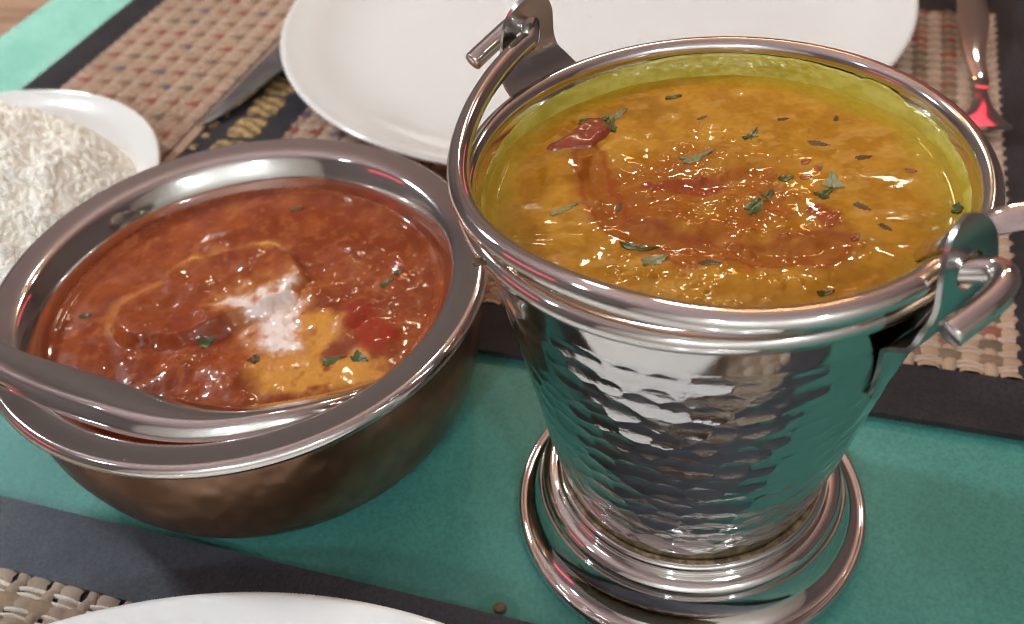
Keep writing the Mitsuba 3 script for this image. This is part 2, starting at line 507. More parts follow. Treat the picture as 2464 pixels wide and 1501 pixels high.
# the black ribbon with gold brocade that runs across the mat
add('ribbon', slab(RIB0, RIB1, .0612, .2848, .0014, .0034, 10, 60), 'black_cloth', FAR, 30)
add('braid', slab(-.2388, -.2342, .0614, .2846, .0014, .0040, 6, 160, .0012, 3), 'straw', FAR, 30)
rng = np.random.default_rng(11)
for b in np.arange(.075, .28, .0175):
    for a, r in ((-.2150 + rng.uniform(-.001, .001), .0082), (-.2312, .0022), (-.2312 + .0008, .0018)):
        b = b + (.0087 if r == .0018 else 0)
        th = np.arange(22) * 2 * PI / 22
        rr = r * (1 + .13 * np.cos(4 * th + 3.1) + .09 * rng.uniform(-1, 1, 22))
        rows = [np.c_[a + rr * s * np.cos(th), b + rr * s * 1.0 * np.sin(th), np.full(22, z)] for s, z in ((1.02, .0033), (.97, .0040), (.55, .0043), (.02, .0043))]
        add('gold_motif', trimesh.Trimesh(table(np.vstack(rows)), grid_faces(4, 22, True), process=False), 'gold_thread', FAR, 40)

NEAR = 'placemat_001'
tag(NEAR, 'tan woven placemat with dark border and white cords, under the near plate', 'placemat')
border(NEAR, -.362, .089, -.312, -.0460, .0202, 'lit_dark_cloth')
woven(NEAR, -.3418, .0688, -.2918, -.0662, ('straw_tan', 'yarn_tan', 'yarn_tan', 'cord_white'), amp=.00055, seed=4, cw=.00060, co=.00105, arch=.00030, bw=(.41, .30))

# ------------------------------------------------------------------ plates
def plate(key, centre, R, zb, label, H=.0165, well=.82):
    prof = [(.0005, zb + .0040), (R * .45, zb + .0041), (R * (well - .14), zb + .0046), (R * (well - .04), zb + .0062), (R * (well + .03), zb + .0092),
            (R * (well + .08), zb + .0124), (R * .955, zb + H - .0018), (R * .985, zb + H), (R * .998, zb + H - .0006), (R * .998, zb + H - .0017), (R * .985, zb + H - .0030),
            (R * .93, zb + H - .0055), (R * (well + .04), zb + .0060), (R * (well - .08), zb + .0016), (R * .58, zb + .0016), (R * .57, zb), (R * .53, zb), (R * .52, zb + .0016), (.0005, zb + .0016)]
    add(key, revolve(chaikin(prof, 3), 200, centre), 'china', None, True)
    tag(key, label, 'plate')


plate('plate', (.0138, .2679), .1415, .0040, 'large empty white plate on the far placemat behind the bucket')
plate('plate_001', (-.1304, -.1622), .1415, .0036, 'white plate on the near placemat, only its far rim showing at the bottom edge')
plate('plate_002', (-.2500, .1612), .0848, .0040, 'small white plate under the mound of rice at the left', H=.017, well=.80)

# ------------------------------------------------------------------ rice
rng = np.random.default_rng(5)
RC, RR, RH = np.array([-.243, .150]), .071, .043


def rice_h(x, y):
    q = np.hypot((x - RC[0]) / 1.0, (y - RC[1]) * 1.0) / RR
    lump = meshkit.fbm(np.stack([x * 60, y * 60, 0 * x], -1), 4, 9) - .5
    return .0085 + RH * np.clip(1 - q ** 2.1, 0, None) ** .62 + (.016 * lump + .006 * (meshkit.noise(np.stack([x * 170, y * 170, 0 * x], -1), 4) - .5)) * np.clip(1.15 - q, 0, 1)


g = disc_grid(90) * RR * 1.0 + RC
zz = rice_h(g[..., 0], g[..., 1]) - .0003
mound = trimesh.Trimesh(np.c_[g.reshape(-1, 2), zz.reshape(-1)], grid_faces(90, 90), process=False)
gr = trimesh.creation.icosphere(subdivisions=1)
gv = gr.vertices * np.array([.0025, .00120, .00115])
gv[:, 2] += -.0003 * (gv[:, 0] / .0031) ** 2
vs, fs = [mound.vertices], [mound.faces]
off = len(mound.vertices)
for i in range(5200):
    r, t = RR * math.sqrt(rng.uniform(0, 1)) * 1.02, rng.uniform(0, 2 * PI)
    x, y = RC[0] + r * math.cos(t), RC[1] + r * math.sin(t)
    e = .0015
    hx = float(rice_h(np.array(x + e), np.array(y)) - rice_h(np.array(x - e), np.array(y))) / (2 * e)
    hy = float(rice_h(np.array(x), np.array(y + e)) - rice_h(np.array(x), np.array(y - e))) / (2 * e)
    nrm = np.array([-hx, -hy, 1.0]) + rng.normal(0, .18, 3)
    nrm /= np.linalg.norm(nrm)
    u = rng.normal(size=3)
    u -= u @ nrm * nrm
    u /= np.linalg.norm(u)
    M = np.stack([u, np.cross(nrm, u), nrm], 1)
    vs.append(gv * rng.uniform(.8, 1.1) @ M.T + np.array([x, y, float(rice_h(np.array(x), np.array(y))) - rng.uniform(-.0003, .0005)]))
    fs.append(gr.faces + off)
    off += len(gv)
add('rice', trimesh.Trimesh(np.vstack(vs), np.vstack(fs), process=False), 'rice_grain', None, True)
tag('rice', 'mound of steamed white rice on the small plate at the left', 'rice', kind='stuff')

# ------------------------------------------------------------------ cutlery on the far mat
def loft(left, right, thick, bulge=0.0, n=60, m=9, skew=False):
    """A thin bar between two edge curves (3D), its face bulged along the normal."""
    L, R = spline(left, n), spline(right, n)
    w = np.linspace(0, 1, m)
    top = L[:, None] * (1 - w)[None, :, None] + R[:, None] * w[None, :, None]
    du, dv = np.gradient(top, axis=0), np.gradient(top, axis=1)
    nr = np.cross(du, dv)
    nr /= np.linalg.norm(nr, axis=-1, keepdims=True) + 1e-15
    b = np.broadcast_to(np.asarray(bulge, float), (n,))
    arch = np.where(w < .3, 1 - (1 - w / .3) ** 2, 1 - (np.clip(w - .3, 0, 1) / .7) ** 1.4) if skew else 1 - (2 * w - 1) ** 2
    top = top + nr * (b[:, None] * arch[None])[..., None]
    return sheet(top, thick)


zk = .0058
kn = [(-.1634, .2212), (-.1515, .2425), (-.1400, .2640), (-.1265, .2880), (-.1180, .3040)], [(-.1625, .2206), (-.1490, .2292), (-.1390, .2400), (-.1268, .2530), (-.1120, .2760)]
k = add('table_knife', loft([(x, y, zk + .0016 * i) for i, (x, y) in enumerate(kn[1])], [(x, y, zk + .0016 * i) for i, (x, y) in enumerate(kn[0])], .0012, .0003), 'steel_satin', None, 30)
tag(k, 'steel table knife with its blade lying over the ribbon, half under the far plate', 'knife')

cl = [(.1815, .2575, .0170), (.1726, .2400, .0150), (.1622, .2129, .0115), (.1551, .1842, .0075), (.1531, .1746, .0060), (.1489, .1660, .0066), (.1468, .1600, .0073), (.1412, .1530, .0082), (.1345, .1450, .0092), (.1330, .1400, .0097)]
cr = [(.1935, .2540, .0170), (.1836, .2388, .0150), (.1740, .2097, .0115), (.1614, .1826, .0075), (.1586, .1732, .0060), (.1541, .1649, .0066), (.1520, .1588, .0073), (.1500, .1500, .0082), (.1495, .1405, .0092), (.1497, .1360, .0097)]
k = add('cutlery', loft(cl, cr, .0016, .0003, 90, 13), 'steel_bright', None, 30)
tag(k, 'steel cutlery with a flared flat end glowing red, right of the far plate', 'cutlery')

# ------------------------------------------------------------------ bucket
R, H = .0500, .1100
tr, tz, tt = .0483, .1079, .0021
BX, BY = .0029, -.0005                               # the mouth sits a little off the foot's middle                     # the rolled rim: circle centre and radius
B = 'serving_bucket'
tag(B, 'hammered steel serving bucket with bail handle, full of yellow lentil curry', 'bucket')
ang = np.linspace(-1.9, 3.75, 26)
roll = [(tr + tt * math.cos(t), tz + tt * math.sin(t)) for t in ang]
rim = [(.0456, .0968), (.0462, .1000), (.0468, .1035), (.0471, .1054)] + roll + [(.0455, .1050), (.0447, .1010), (.0440, .0950), (.0425, .0850)]
def lean(m):
    v = m.vertices.copy()
    k = np.clip((v[:, 2] - .022) / (.0968 - .022), 0, 1)
    v[:, 0] = v[:, 0] * (1 + .012 * k) + BX * k
    v[:, 1] = v[:, 1] * (1 - .012 * k) + BY * k
    return trimesh.Trimesh(v, m.faces, process=False)


add('rim', lean(revolve(rim, 220)), 'steel', B, True)

# wall: dented all over with staggered hammer marks
zb_ = np.array([.0205, .024, .030, .035, .048, .060, .072, .085, .0905, .0975])
rb_ = np.array([.0312, .0322, .0337, .0347, .0371, .0391, .0413, .0437, .0447, .0458])
from scipy.interpolate import PchipInterpolator
zz = np.linspace(.0205, .0975, 440)
prof = np.c_[PchipInterpolator(zb_, rb_)(zz), zz]
rngb = np.random.default_rng(21)
DP = .0052


def dents(s, th, p):
    row = s / DP
    out = np.full((s.shape[0], th.shape[1]), -9.0)
    for dj in (-1, 0, 1):
        j = np.floor(row) + dj
        n = 40.0
        for di in (-1, 0, 1):
            u = th / (2 * PI) * n - .5 * (j % 2)
            i = np.floor(u) + di
            hsh = np.sin((np.mod(i, n)) * 12.9898 + j * 78.233) * 43758.5453
            hsh -= np.floor(hsh)
            h2 = np.sin((np.mod(i, n)) * 39.346 + j * 11.135) * 24634.6345
            h2 -= np.floor(h2)
            cu, cv = i + .5 + .6 * (h2 - .5), j + .5 + .6 * (hsh - .5)
            q = ((u - cu) * 2 * PI / n * p[:, 0][:, None]) ** 2 * .72 + ((row - cv) * DP) ** 2
            depth = .00021 * (.45 + 1.1 * hsh)
            out = np.maximum(out, depth - q * .00021 / (.0031 ** 2))
    # out: the deepest dent wins; smooth lands remain between them
    d = np.clip(out, 0, None)
    fade = sst(.0972, .0945, p[:, 1]) * sst(.0205, .0235, p[:, 1])
    return -d * fade[:, None]


add('wall', lean(revolve(prof, 720, disp=dents)), 'steel_hammered', B, True)

base = [(.0312, .0200), (.0325, .0208), (.0334, .0203), (.0338, .0192), (.0334, .0183), (.0336, .0178), (.0350, .0180), (.0364, .0176), (.0375, .0164), (.0377, .0150), (.0372, .0138),
        (.0374, .0115), (.0384, .0086), (.0402, .0058), (.0421, .0042), (.0433, .0040), (.0441, .0044), (.0448, .0041), (.0452, .0030), (.0452, .0016), (.0447, .0005), (.0438, .0003), (.0430, .0008), (.0415, .0025), (.0350, .0110), (.0300, .0190)]
add('base', revolve(chaikin(base, 2), 240), 'steel_bright', B, True)
gap = [(.0310, .0204), (.0316, .0211), (.0322, .0211), (.0326, .0207), (.0325, .0203)]
rg = np.random.default_rng(3)
add('grime_line', revolve(chaikin(gap, 1), 240, disp=lambda s, th, p: .00025 * (meshkit.fbm(np.stack([np.cos(th) * 9 + s * 0, np.sin(th) * 9 + s * 0, s * 600 + th * 0], -1), 3, 2) - .5)), 'grime', B, True)
labels[B + '__grime_line'] = {'label': 'brown grime caught in the joint above the foot'}

# ears: straps riveted under the rim, bent out round it and up, with a round hole
def ear(az):
    c, s = math.cos(az), math.sin(az)
    rad, tan = np.array([c, s, 0]), np.array([-s, c, 0])
    side = [(.0428, .0775), (.0437, .0820), (.0452, .0900), (.0466, .0960), (.0485, .1000), (.0515, .1028), (.0538, .1055), (.0553, .1085), (.0561, .1115), (.0557, .1170), (.0546, .1220), (.0531, .1260)]
    cen = spline(side, 90)
    zc = cen[:, 1]
    zk_ = [.0775, .0790, .0820, .0880, .0950, .1000, .1040, .1080, .1105, .1140, .1190, .1225, .1245, .1256, .1260]
    wk = [.0008, .0018, .0026, .0042, .0068, .0092, .0098, .0090, .0078, .0072, .0067, .0054, .0036, .0018, .0004]
    w = PchipInterpolator(zk_, wk)(zc)
    # polar fan round the hole: rows from the hole's edge to the outline, in strap coordinates (u across, v along)
    v_len = np.r_[0, np.cumsum(np.linalg.norm(np.diff(cen, axis=0), axis=1))]
    vh = float(np.interp(.1170, zc, v_len))
    rh = .0032
    out_r = np.c_[w, v_len]
    outline = np.vstack([out_r, np.c_[-w, v_len][::-1]])
    th = np.unwrap(np.arctan2(outline[:, 1] - vh, outline[:, 0]))
    nth = 160
    tt_ = np.linspace(0, 2 * PI, nth, endpoint=False)
    import shapely.geometry as sg
    poly = sg.Polygon(outline).buffer(0)
    rows = []
    ext = []
    for t in tt_:
        ray = sg.LineString([(0, vh), (math.cos(t) * .2, vh + math.sin(t) * .2)])
        x = ray.intersection(poly.exterior)
        pts = [x] if x.geom_type == 'Point' else list(x.geoms)
        ext.append(min(math.hypot(q.coords[0][0], q.coords[0][1] - vh) for q in pts))
    ext = np.array(ext)
    fr = np.linspace(0, 1, 28)
    uv = np.stack([np.stack([(rh + (ext - rh) * q) * np.cos(tt_), vh + (rh + (ext - rh) * q) * np.sin(tt_)], -1) for q in fr], 0)
    def lift(uv, o):
        vv = np.clip(uv[..., 1], 0, v_len[-1])
        r = np.interp(vv, v_len, cen[:, 0])
        z = np.interp(vv, v_len, zc)
        tr_, tz_ = np.gradient(cen[:, 0]), np.gradient(zc)
        l = np.hypot(tr_, tz_)
        nr, nz = np.interp(vv, v_len, tz_ / l), np.interp(vv, v_len, -tr_ / l)
        u = uv[..., 0]
        # wraps round the body below the rim
        r2 = np.sqrt(np.maximum(r ** 2 - (u * sst(.108, .098, z)) ** 2, 1e-9)) + nr * o
        sh = np.clip((z - .022) / .0748, 0, 1) * (1 - sst(.1005, .1105, z))      # follows the wall, which stands off the foot's middle
        return rad * r2[..., None] + tan * u[..., None] + np.array([0, 0, 1]) * (z + nz * o)[..., None] + np.array([BX, BY, 0]) * sh[..., None]
    hw = .00045
    A, Bk = lift(uv, hw), lift(uv, -hw)
    n = len(fr)
    ring = np.concatenate([A, Bk[::-1], A[:1]], 0)
    m = trimesh.Trimesh(ring.reshape(-1, 3), grid_faces(len(ring), nth, True), process=False)
    m.merge_vertices()
    trimesh.repair.fix_normals(m)
    return m


AZL, AZR = math.radians(120.4), math.radians(-58.4)
add('ear', ear(AZL), 'steel_satin', B, 40)
add('ear', ear(AZR), 'steel_satin', B, 40)

# bail handle: an arch lying on the rim, both ends hooked through the ears
e1 = np.array([math.cos(AZL), math.sin(AZL), 0])
e2 = np.array([-0.849, -0.528, 0]); e2 -= e2 @ e1 * e1; e2 /= np.linalg.norm(e2)
zp, rod = .1166, .0022
t = np.linspace(.10, PI - .10, 60)
arc = np.stack([e1 * (.0528 * math.cos(q)) + e2 * ((.0466 - .0010 * float(sst(1.2, 2.2, q))) * math.sin(q) ** (1.4 - .5 * float(sst(.8, 2.2, q)))) + np.array([0, 0, zp - (.0040 - .0020 * float(sst(1.2, 2.2, q))) * math.sin(q)]) for q in t])
def hook(s):
    o = lambda a, b, z: e1 * (s * a) + e2 * b + np.array([0, 0, z])
    pts = [(.0530, .0012, .0001), (.0548, -.0002, .0004), (.0570, -.0016, .0010), (.0592, -.0024, .0016), (.0610, -.0018, .0020), (.0622, .0002, .0020), (.0626, .0032, .0014), (.0624, .0072, .0005), (.0620, .0116, -.0006)]
    drop = [0, .0001, .0006, .0014, .0024, .0034, .0042, .0047, .0051] if s > 0 else [0] * 9     # the far hook is bent down further
    return [o(a, b, zp + c - d) for (a, b, c), d in zip(pts, drop)]
path = np.vstack([hook(1)[::-1], arc, hook(-1)])
add('handle', tube(spline(path, 260), rod, 28), 'steel_bright', B, 50)

# ------------------------------------------------------------------ dal in the bucket
DC, DR_, DZ = np.array([.0031, -.0005]), .0457, .1022
WEDGE = [(-.0308, .0193), (-.0248, .0221), (-.0196, .0286), (-.0161, .0298), (-.0132, .0266), (-.0138, .0225), (-.0189, .0164)]
FLAPS = [[(-.0292, .0208), (-.0234, .0317), (-.0198, .0302), (-.0239, .0227)], [(-.0308, .0187), (-.0195, .0157), (-.0213, .0063), (-.0303, .0081)]]
OIL = [(-.0200, .0170), (-.0191, .0063), (-.0179, -.0064), (-.0130, -.0139), (-.0032, -.0185), (.0037, -.0212), (.0183, -.0225)]


def dal_height(x, y):
    q = np.stack([x, y], -1)
    r = np.hypot(x - DC[0], y - DC[1]) / DR_
    P3 = lambda s, o=0: np.stack([x * s, y * s, x * 0 + o], -1)
    mid = np.exp(-(((x - .002) / .022) ** 2 + ((y + .004) / .024) ** 2) ** 1.2)
    lower = np.exp(-(((x + .004) / .026) ** 2 + ((y + .027) / .010) ** 2))
    act = np.clip(mid + .8 * lower, 0, 1)
    h = .0016 * (1 - r ** 2)
    h += .0030 * (meshkit.fbm(P3(125), 2, 3) - .5) * (.16 + .84 * act)
    h += .00042 * (meshkit.fbm(P3(330), 2, 8) - .5) * (.07 + .93 * act)
    h += .00016 * (meshkit.noise(P3(760), 5) - .5) * (.05 + .95 * act)
    # folds dragged along by the ladle on the left
    fold = np.sin((y * .92 + x * .38) * 1100 + 16 * meshkit.fbm(P3(90), 3, 4))
    h += .00010 * fold * np.exp(-(((x + .026) / .010) ** 2 + ((y + .006) / .016) ** 2))
    # two flaps of dal pushed up beside the chilli
    for fl in FLAPS:
        h += .0013 * sst(-.0006, .0022, poly_sdf_np(q + .0016 * (np.stack([meshkit.noise(P3(260), 21), meshkit.noise(P3(260), 22)], -1) - .5), fl))
    # the chilli skin stands a little proud, the oil lies in a hollow
    h += .0010 * sst(-.001, .0016, poly_sdf_np(q, WEDGE))
    h += -.0009 * np.exp(-(seg_dist_np(q, OIL) / .0030) ** 2)
    h += .0014 * sst(.93, 1.0, r) ** 2
    return h


g = disc_grid(330) * DR_ + DC
hz = dal_height(g[..., 0], g[..., 1])
rng = np.random.default_rng(8)
for i in range(260):                                   # beads of fat and small bubbles
    if i < 190:
        x, y = rng.normal(.002, .0125), rng.normal(-.004, .0125)
    else:
        x, y = rng.normal(-.004, .016), rng.normal(-.028, .004)
    if math.hypot(x, y) > .042 or (x < -.008 and y > .012):
        continue
    r = rng.uniform(.0006, .0012) if i % 9 else rng.uniform(.0012, .0020)
    i0 = np.hypot(g[..., 0] - x, g[..., 1] - y)
    hz += r * .22 * np.clip(1 - (i0 / r) ** 2, 0, None) ** 2
dal_v = np.concatenate([g, (DZ + hz)[..., None]], -1)


def dal_fn(p, n, uv):
    x, y = p.x, p.y
    w1, w2 = fbm(x * 130, y * 130, 1.0, octaves=4), fbm(x * 130, y * 130, 9.0, octaves=4)
    xw, yw = x + .007 * (w1 - .5), y + .007 * (w2 - .5)
    f = fbm(x * 300, y * 300, 4.0, octaves=4)
    c = mix((.37, .152, .008), (.45, .205, .018), smoothstep(.3, .7, f))
    # pale strands of cooked lentil and green-tinged patches of turmeric broth near the wall
    c = mix(c, mi.Color3f(.51, .265, .055), .5 * smoothstep(.60, .72, fbm(x * 170, y * 340, 6.0, octaves=3)))
    rr = dr.sqrt(dr.square(x - .0024) + y * y)
    c = mix(c, mi.Color3f(.38, .270, .022), .85 * smoothstep(.0365, .0455, rr + .007 * (w1 - .5)))
    # the orange stain of the tempering oil over the middle
    d = dr.sqrt(dr.square((xw - .000) / .0225) + dr.square((yw + .003) / .0200))
    patch = (1 - smoothstep(.55, 1.12, d)) * (.35 + .65 * smoothstep(.30, .62, fbm(x * 95, y * 170, 3.0, octaves=3)))
    c = mix(c, mi.Color3f(.30, .082, .007), .95 * patch)
    s = seg_dist(xw, yw, OIL)
    c = mix(c, mi.Color3f(.25, .050, .006), .72 * (1 - smoothstep(.0010, .0072, s + .004 * (w2 - .5))))
    c = mix(c, mi.Color3f(.24, .035, .008), .55 * smoothstep(.0022, .0030, s) * (1 - smoothstep(.0032, .0044, s)))
    # tomato
    t = dr.minimum(seg_dist(xw, yw, [(-.0075, .0012), (.0022, .0002)]), seg_dist(xw, yw, [(.0190, -.0120), (.0215, -.0165)]) + .0004)
    c = mix(c, mi.Color3f(.24, .030, .014), .8 * (1 - smoothstep(.0018, .0042, t)))
    k = noise(x * 1200, y * 1200, 1.0)
    return c * (.93 + .14 * k)


def dal_oil(p, n, uv):
    # where the oil and broth lie on the thick dal
    d = dr.sqrt(dr.square((p.x - .002) / .025) + dr.square((p.y + .010) / .026))
    w = fbm(p.x * 130, p.y * 130, 1.0)
    oil = 1 - smoothstep(.75, 1.25, d + .6 * (w - .5))
    edge = smoothstep(.0425, .0450, dr.sqrt(dr.square(p.x - .0022) + dr.square(p.y)))
    return dr.clip(.04 + .86 * oil + .30 * edge + .30 * smoothstep(.62, .68, fbm(p.x * 420, p.y * 420, 5.0)), 0, 1)


bsdf('dal_thick', proc(dal_fn), .5, specular=.12, flatness=.3)
bsdf('dal_oily', proc(dal_fn), .065, specular=.5, flatness=.2)
scene['dal'] = {'type': 'blendbsdf', 'weight': proc(dal_oil), 'a': scene['dal_thick'], 'b': scene['dal_oily']}
del scene['dal_thick'], scene['dal_oily']
DAL = 'lentil_curry'
tag(DAL, 'yellow lentil curry with red oil and herbs filling the steel bucket', 'curry')
add('surface', trimesh.Trimesh(dal_v.reshape(-1, 3), grid_faces(330, 330), process=False), 'dal', DAL, True)


def film_fn(p, n, uv):
    f = fbm(p.x * 260, p.y * 260, p.z * 420, octaves=4)
    return mix((.37, .295, .030), (.48, .41, .080), smoothstep(.3, .7, f))


bsdf('dal_film', proc(film_fn), .22, (lambda p, n, uv: fbm(p.x * 900, p.y * 900, p.z * 900, octaves=3), .0004, 2e-4), specular=.5)
th = np.linspace(0, 2 * PI, 400)
tk = np.radians([-180, -140, -100, -60, -35, -15, 0, 12, 20, 26, 31, 35, 50, 75, 95, 120, 140, 160, 180])
hk = np.array([.1046, .1042, .1044, .1046, .1048, .1052, .1057, .1062, .1061, .1070, .1079, .1066, .1071, .1073, .1068, .1062, .1058, .1050, .1046])
thn = (th + PI) % (2 * PI) - PI
toph = np.interp(thn, tk, hk) + .0005 * (meshkit.fbm(np.stack([np.cos(th) * 14, np.sin(th) * 14, th * 0], -1), 3, 6) - .5)
toph = np.minimum(toph, .1072)
rows = []
for q in np.linspace(0, 1, 12):
    z = .1010 + (toph - .1010) * q
    rw = np.interp(z, [.0950, .1010, .1050, .1062, .1079], [.0440, .0447, .0455, .0459, .0458])
    thick = .00055 * (1 - q ** 3) + .00012 + .0002 * (meshkit.fbm(np.stack([np.cos(th) * 40, np.sin(th) * 40, z * 900], -1), 3, 7) - .5) * (q < 1)
    ov = 1 + .012 * np.cos(2 * th)
    rows.append(np.stack([BX + (rw - thick) * ov * np.cos(th), BY + (rw - thick) * ov * np.sin(th), z], -1))
rows.append(np.stack([BX + (rw + .0003) * ov * np.cos(th), BY + (rw + .0003) * ov * np.sin(th), z], -1))
add('wall_film', trimesh.Trimesh(np.stack(rows).reshape(-1, 3), grid_faces(13, 400), process=False), 'dal_film', DAL, True)
labels[DAL + '__wall_film'] = {'label': 'greenish yellow film dried on the inside wall'}

# the red chilli skin on the left
wp = chaikin(np.array(WEDGE), 3, True)
wp = wp + .0016 * (np.stack([meshkit.noise(np.c_[wp * 330, wp[:, 0] * 0], k) for k in (1, 2)], 1) - .5)
cw = wp.mean(0)
rows = []
for s_ in np.linspace(1, .03, 12):
    q = cw + (wp - cw) * s_
    rows.append(np.c_[q, DZ + dal_height(q[:, 0], q[:, 1]) + .0001 + .0008 * (1 - s_ ** 2) + .0009 * (meshkit.noise(np.c_[q * 420, q[:, 0] * 0], 3) - .5) - .0006 * (s_ > .99)])
add('chilli_skin', trimesh.Trimesh(np.vstack(rows), grid_faces(12, len(wp), True), process=False), 'tomato', None, True)
tag('chilli_skin', 'dark red chilli skin half sunk in the lentil curry, below the left ear', 'chilli')


# leaves and seeds
def leaf(name, hf, z0, x, y, L, Wd, rot, mat, lobes=0, lift=.0005, label=None, group=None, cat='leaf', curl=.0006):
    n = 36
    th = np.arange(n) * 2 * PI / n
    r = 1 + (.22 * np.cos(lobes * th) if lobes else 0) + .10 * np.cos(5 * th + x * 900) + .09 * np.cos(9 * th + y * 1300) + .07 * np.cos(13 * th + x * 2100)
    u, v = L / 2 * r * np.cos(th), Wd / 2 * r * np.sin(th) * (1 - .35 * np.cos(th))
    c, s = math.cos(rot), math.sin(rot)
    rows = []
    for q in (1.0, .985, .75, .5, .25, .02):
        X, Y = x + q * (c * u - s * v), y + q * (s * u + c * v)
        zz_ = z0 + hf(X, Y) + lift + curl * ((q * u / L * 2) ** 2) - .0001 * (np.abs(v * q) < Wd * .05) - (.0003 if q == 1.0 else 0)
        rows.append(np.c_[X, Y, zz_])
    k = add(name, trimesh.Trimesh(np.vstack(rows), grid_faces(len(rows), n, True), process=False), mat, None, 50)
    tag(k, label, cat, group)


GD = 'herb and spice flecks floating in the lentil curry'
for x, y, L, Wd, rot, mat, lob, lab in [
    (.0012, .0098, .0066, .0030, .25, 'leaf_pale', 3, 'pale green coriander leaf lying in the middle of the lentil curry'),
    (.0085, -.0085, .0048, .0026, .75, 'leaf_dark', 0, "nearer half of the long dark leaf right of the lentil curry's middle"),
    (.0115, -.0055, .0046, .0020, .75, 'leaf_dark', 0, "farther half of the long dark leaf right of the lentil curry's middle"),
    (-.0168, .0288, .0064, .0040, .2, 'leaf_dark', 3, 'dark green leaf at the top of the red chilli skin'),
    (-.0112, .0302, .0052, .0020, .7, 'leaf_pale', 0, 'grey green pointed leaf sticking out from the red chilli skin'),
    (-.0136, .0258, .0050, .0028, 1.2, 'leaf_dark', 3, 'dark leaf at the right tip of the red chilli skin'),
    (.0248, -.0040, .0046, .0030, 1.3, 'leaf_pale', 3, 'grey green leaf right of the long dark leaf in the lentil curry'),
    (.0222, -.0072, .0034, .0022, .5, 'leaf_dark', 3, 'small dark leaf below the grey green one at the right of the lentil curry'),
    (.0020, .0344, .0036, .0014, .1, 'leaf_dark', 0, 'small dark green leaf near the far wall of the bucket'),
    (-.0272, -.0012, .0058, .0014, .35, 'leaf_pale', 0, 'thin green stem strip sunk in the left side of the lentil curry'),
    (-.0150, -.0146, .0064, .0018, -.25, 'leaf_dark', 0, 'dark green strip below the red oil streak'),
    (.0440, -.0160, .0030, .0018, 1.2, 'leaf_dark', 0, 'small green leaf against the right wall of the bucket'),
    (.0141, .0144, .0040, .0024, .9, 'leaf_dark', 3, 'green leaf right of and behind the pale leaf in the lentil curry'),
    (.0166, -.0010, .0030, .0016, .1, 'leaf_dark', 0, 'small dark leaf just above the long dark leaf'),
    (.0139, -.0335, .0030, .0012, .2, 'leaf_dark', 0, 'green fleck near the near rim of the bucket'),
    (-.0128, -.0190, .0050, .0026, .3, 'leaf_pale', 0, 'dull green patch of leaf below the dark green strip'),
]:
    leaf('coriander_leaf', dal_height, DZ, x, y, L, Wd, rot, mat, lob, label=lab, lift=.00016, curl=.0003)
for x, y, L, rot, w in [(.0222, .0197, .0026, .2, 'behind the green leaf'), (.0263, .0091, .0040, -.4, 'right of the green leaf'), (.0333, .0028, .0034, .1, 'above the red fleck at the right'),
                     (.0275, -.0126, .0036, -1.0, 'right of the dark red tomato bit'), (-.0035, -.0226, .0040, -.5, 'at the near edge of the red oil'), (-.0165, -.0025, .0026, 1.2, 'in the red oil at the left'),
                     (.0330, .0180, .0024, 1.1, 'nearest the far right wall of the bucket'), (.0060, .0240, .0022, .3, 'nearest the far wall of the bucket'), (.0295, -.0190, .0026, -.8, 'nearest the spoon in the bucket')]:
    leaf('spice_seed', dal_height, DZ, x, y, L, L * .42, rot, 'seed', 0, lift=.00012, label='dark brown spice fleck in the lentil curry ' + w, group=GD, cat='spice', curl=0)
for x, y, w in [(.0219, .0033, 'farthest of the three close together'), (.0236, .0007, 'right one of the three close together'), (.0406, -.0029, 'alone near the right wall'), (.0234, -.0208, 'alone by the red oil'), (.0204, -.0014, 'left one of the three close together')]:
    leaf('red_fleck', dal_height, DZ, x, y, .0022, .0013, x * 300, 'tomato', 0, lift=.0002, label='tiny red chilli fleck in the lentil curry, ' + w, group='red chilli flecks in the lentil curry', cat='spice', curl=0)

# serving spoon standing in the bucket, its handle leaving at the right
sp = [(.0285, -.0205, .0935), (.0329, -.0270, .1035), (.0366, -.0326, .1120), (.0442, -.0352, .1155), (.0600, -.0392, .1195), (.0950, -.0480, .1270)]
spc = spline(sp, 70)
tdir, na_, nb_ = frames(spc, up=(-.1, -.3, .95))
hw = np.interp(np.arange(70), [0, 12, 69], [.0022, .0024, .0030])[:, None]
k = add('serving_spoon', loft(list((spc + nb_ * hw)[::7]), list((spc - nb_ * hw)[::7]), .0016, .0006, 80, 9), 'steel_bright', None, 30)
tag(k, 'steel spoon stuck in the lentil curry, its handle leaving past the right ear', 'spoon')

# ------------------------------------------------------------------ the copper bowl
BC, BH, BR, OV = np.array([-.1155, .0622]), .0483, .0705, (.0256, -.692)
W_ = 'curry_bowl'
tag(W_, 'round copper bowl with wide steel rim, full of red curry', 'bowl')
r0 = .0021
ang = np.linspace(-2.4, 1.7, 18)
roll = [(BR - r0 + r0 * math.cos(t), BH - r0 + r0 * math.sin(t)) for t in ang]
lining = [(.0640, .0432), (.0660, .0440)] + roll + [(.0678, .0482), (.0655, .0479), (.0628, .0475), (.0612, .0469), (.0602, .0456), (.0591, .0438), (.0580, .0418), (.0572, .0396), (.0567, .0365), (.0563, .0330), (.0550, .0250)]
add('rim', revolve(chaikin(lining, 1), 220, BC, OV), 'steel', W_, True)
body = [(.0005, .0004), (.0480, .0004), (.0545, .0012), (.0590, .0045), (.0622, .0100), (.0645, .0165), (.0660, .0230), (.0664, .0290), (.0662, .0350), (.0656, .0400), (.0650, .0428), (.0642, .0436)]
add('copper_body', revolve(chaikin(body, 3), 220, BC, OV), 'copper', W_, True)
labels[W_ + '__copper_body'] = {'label': 'dull brown copper outside of the bowl'}

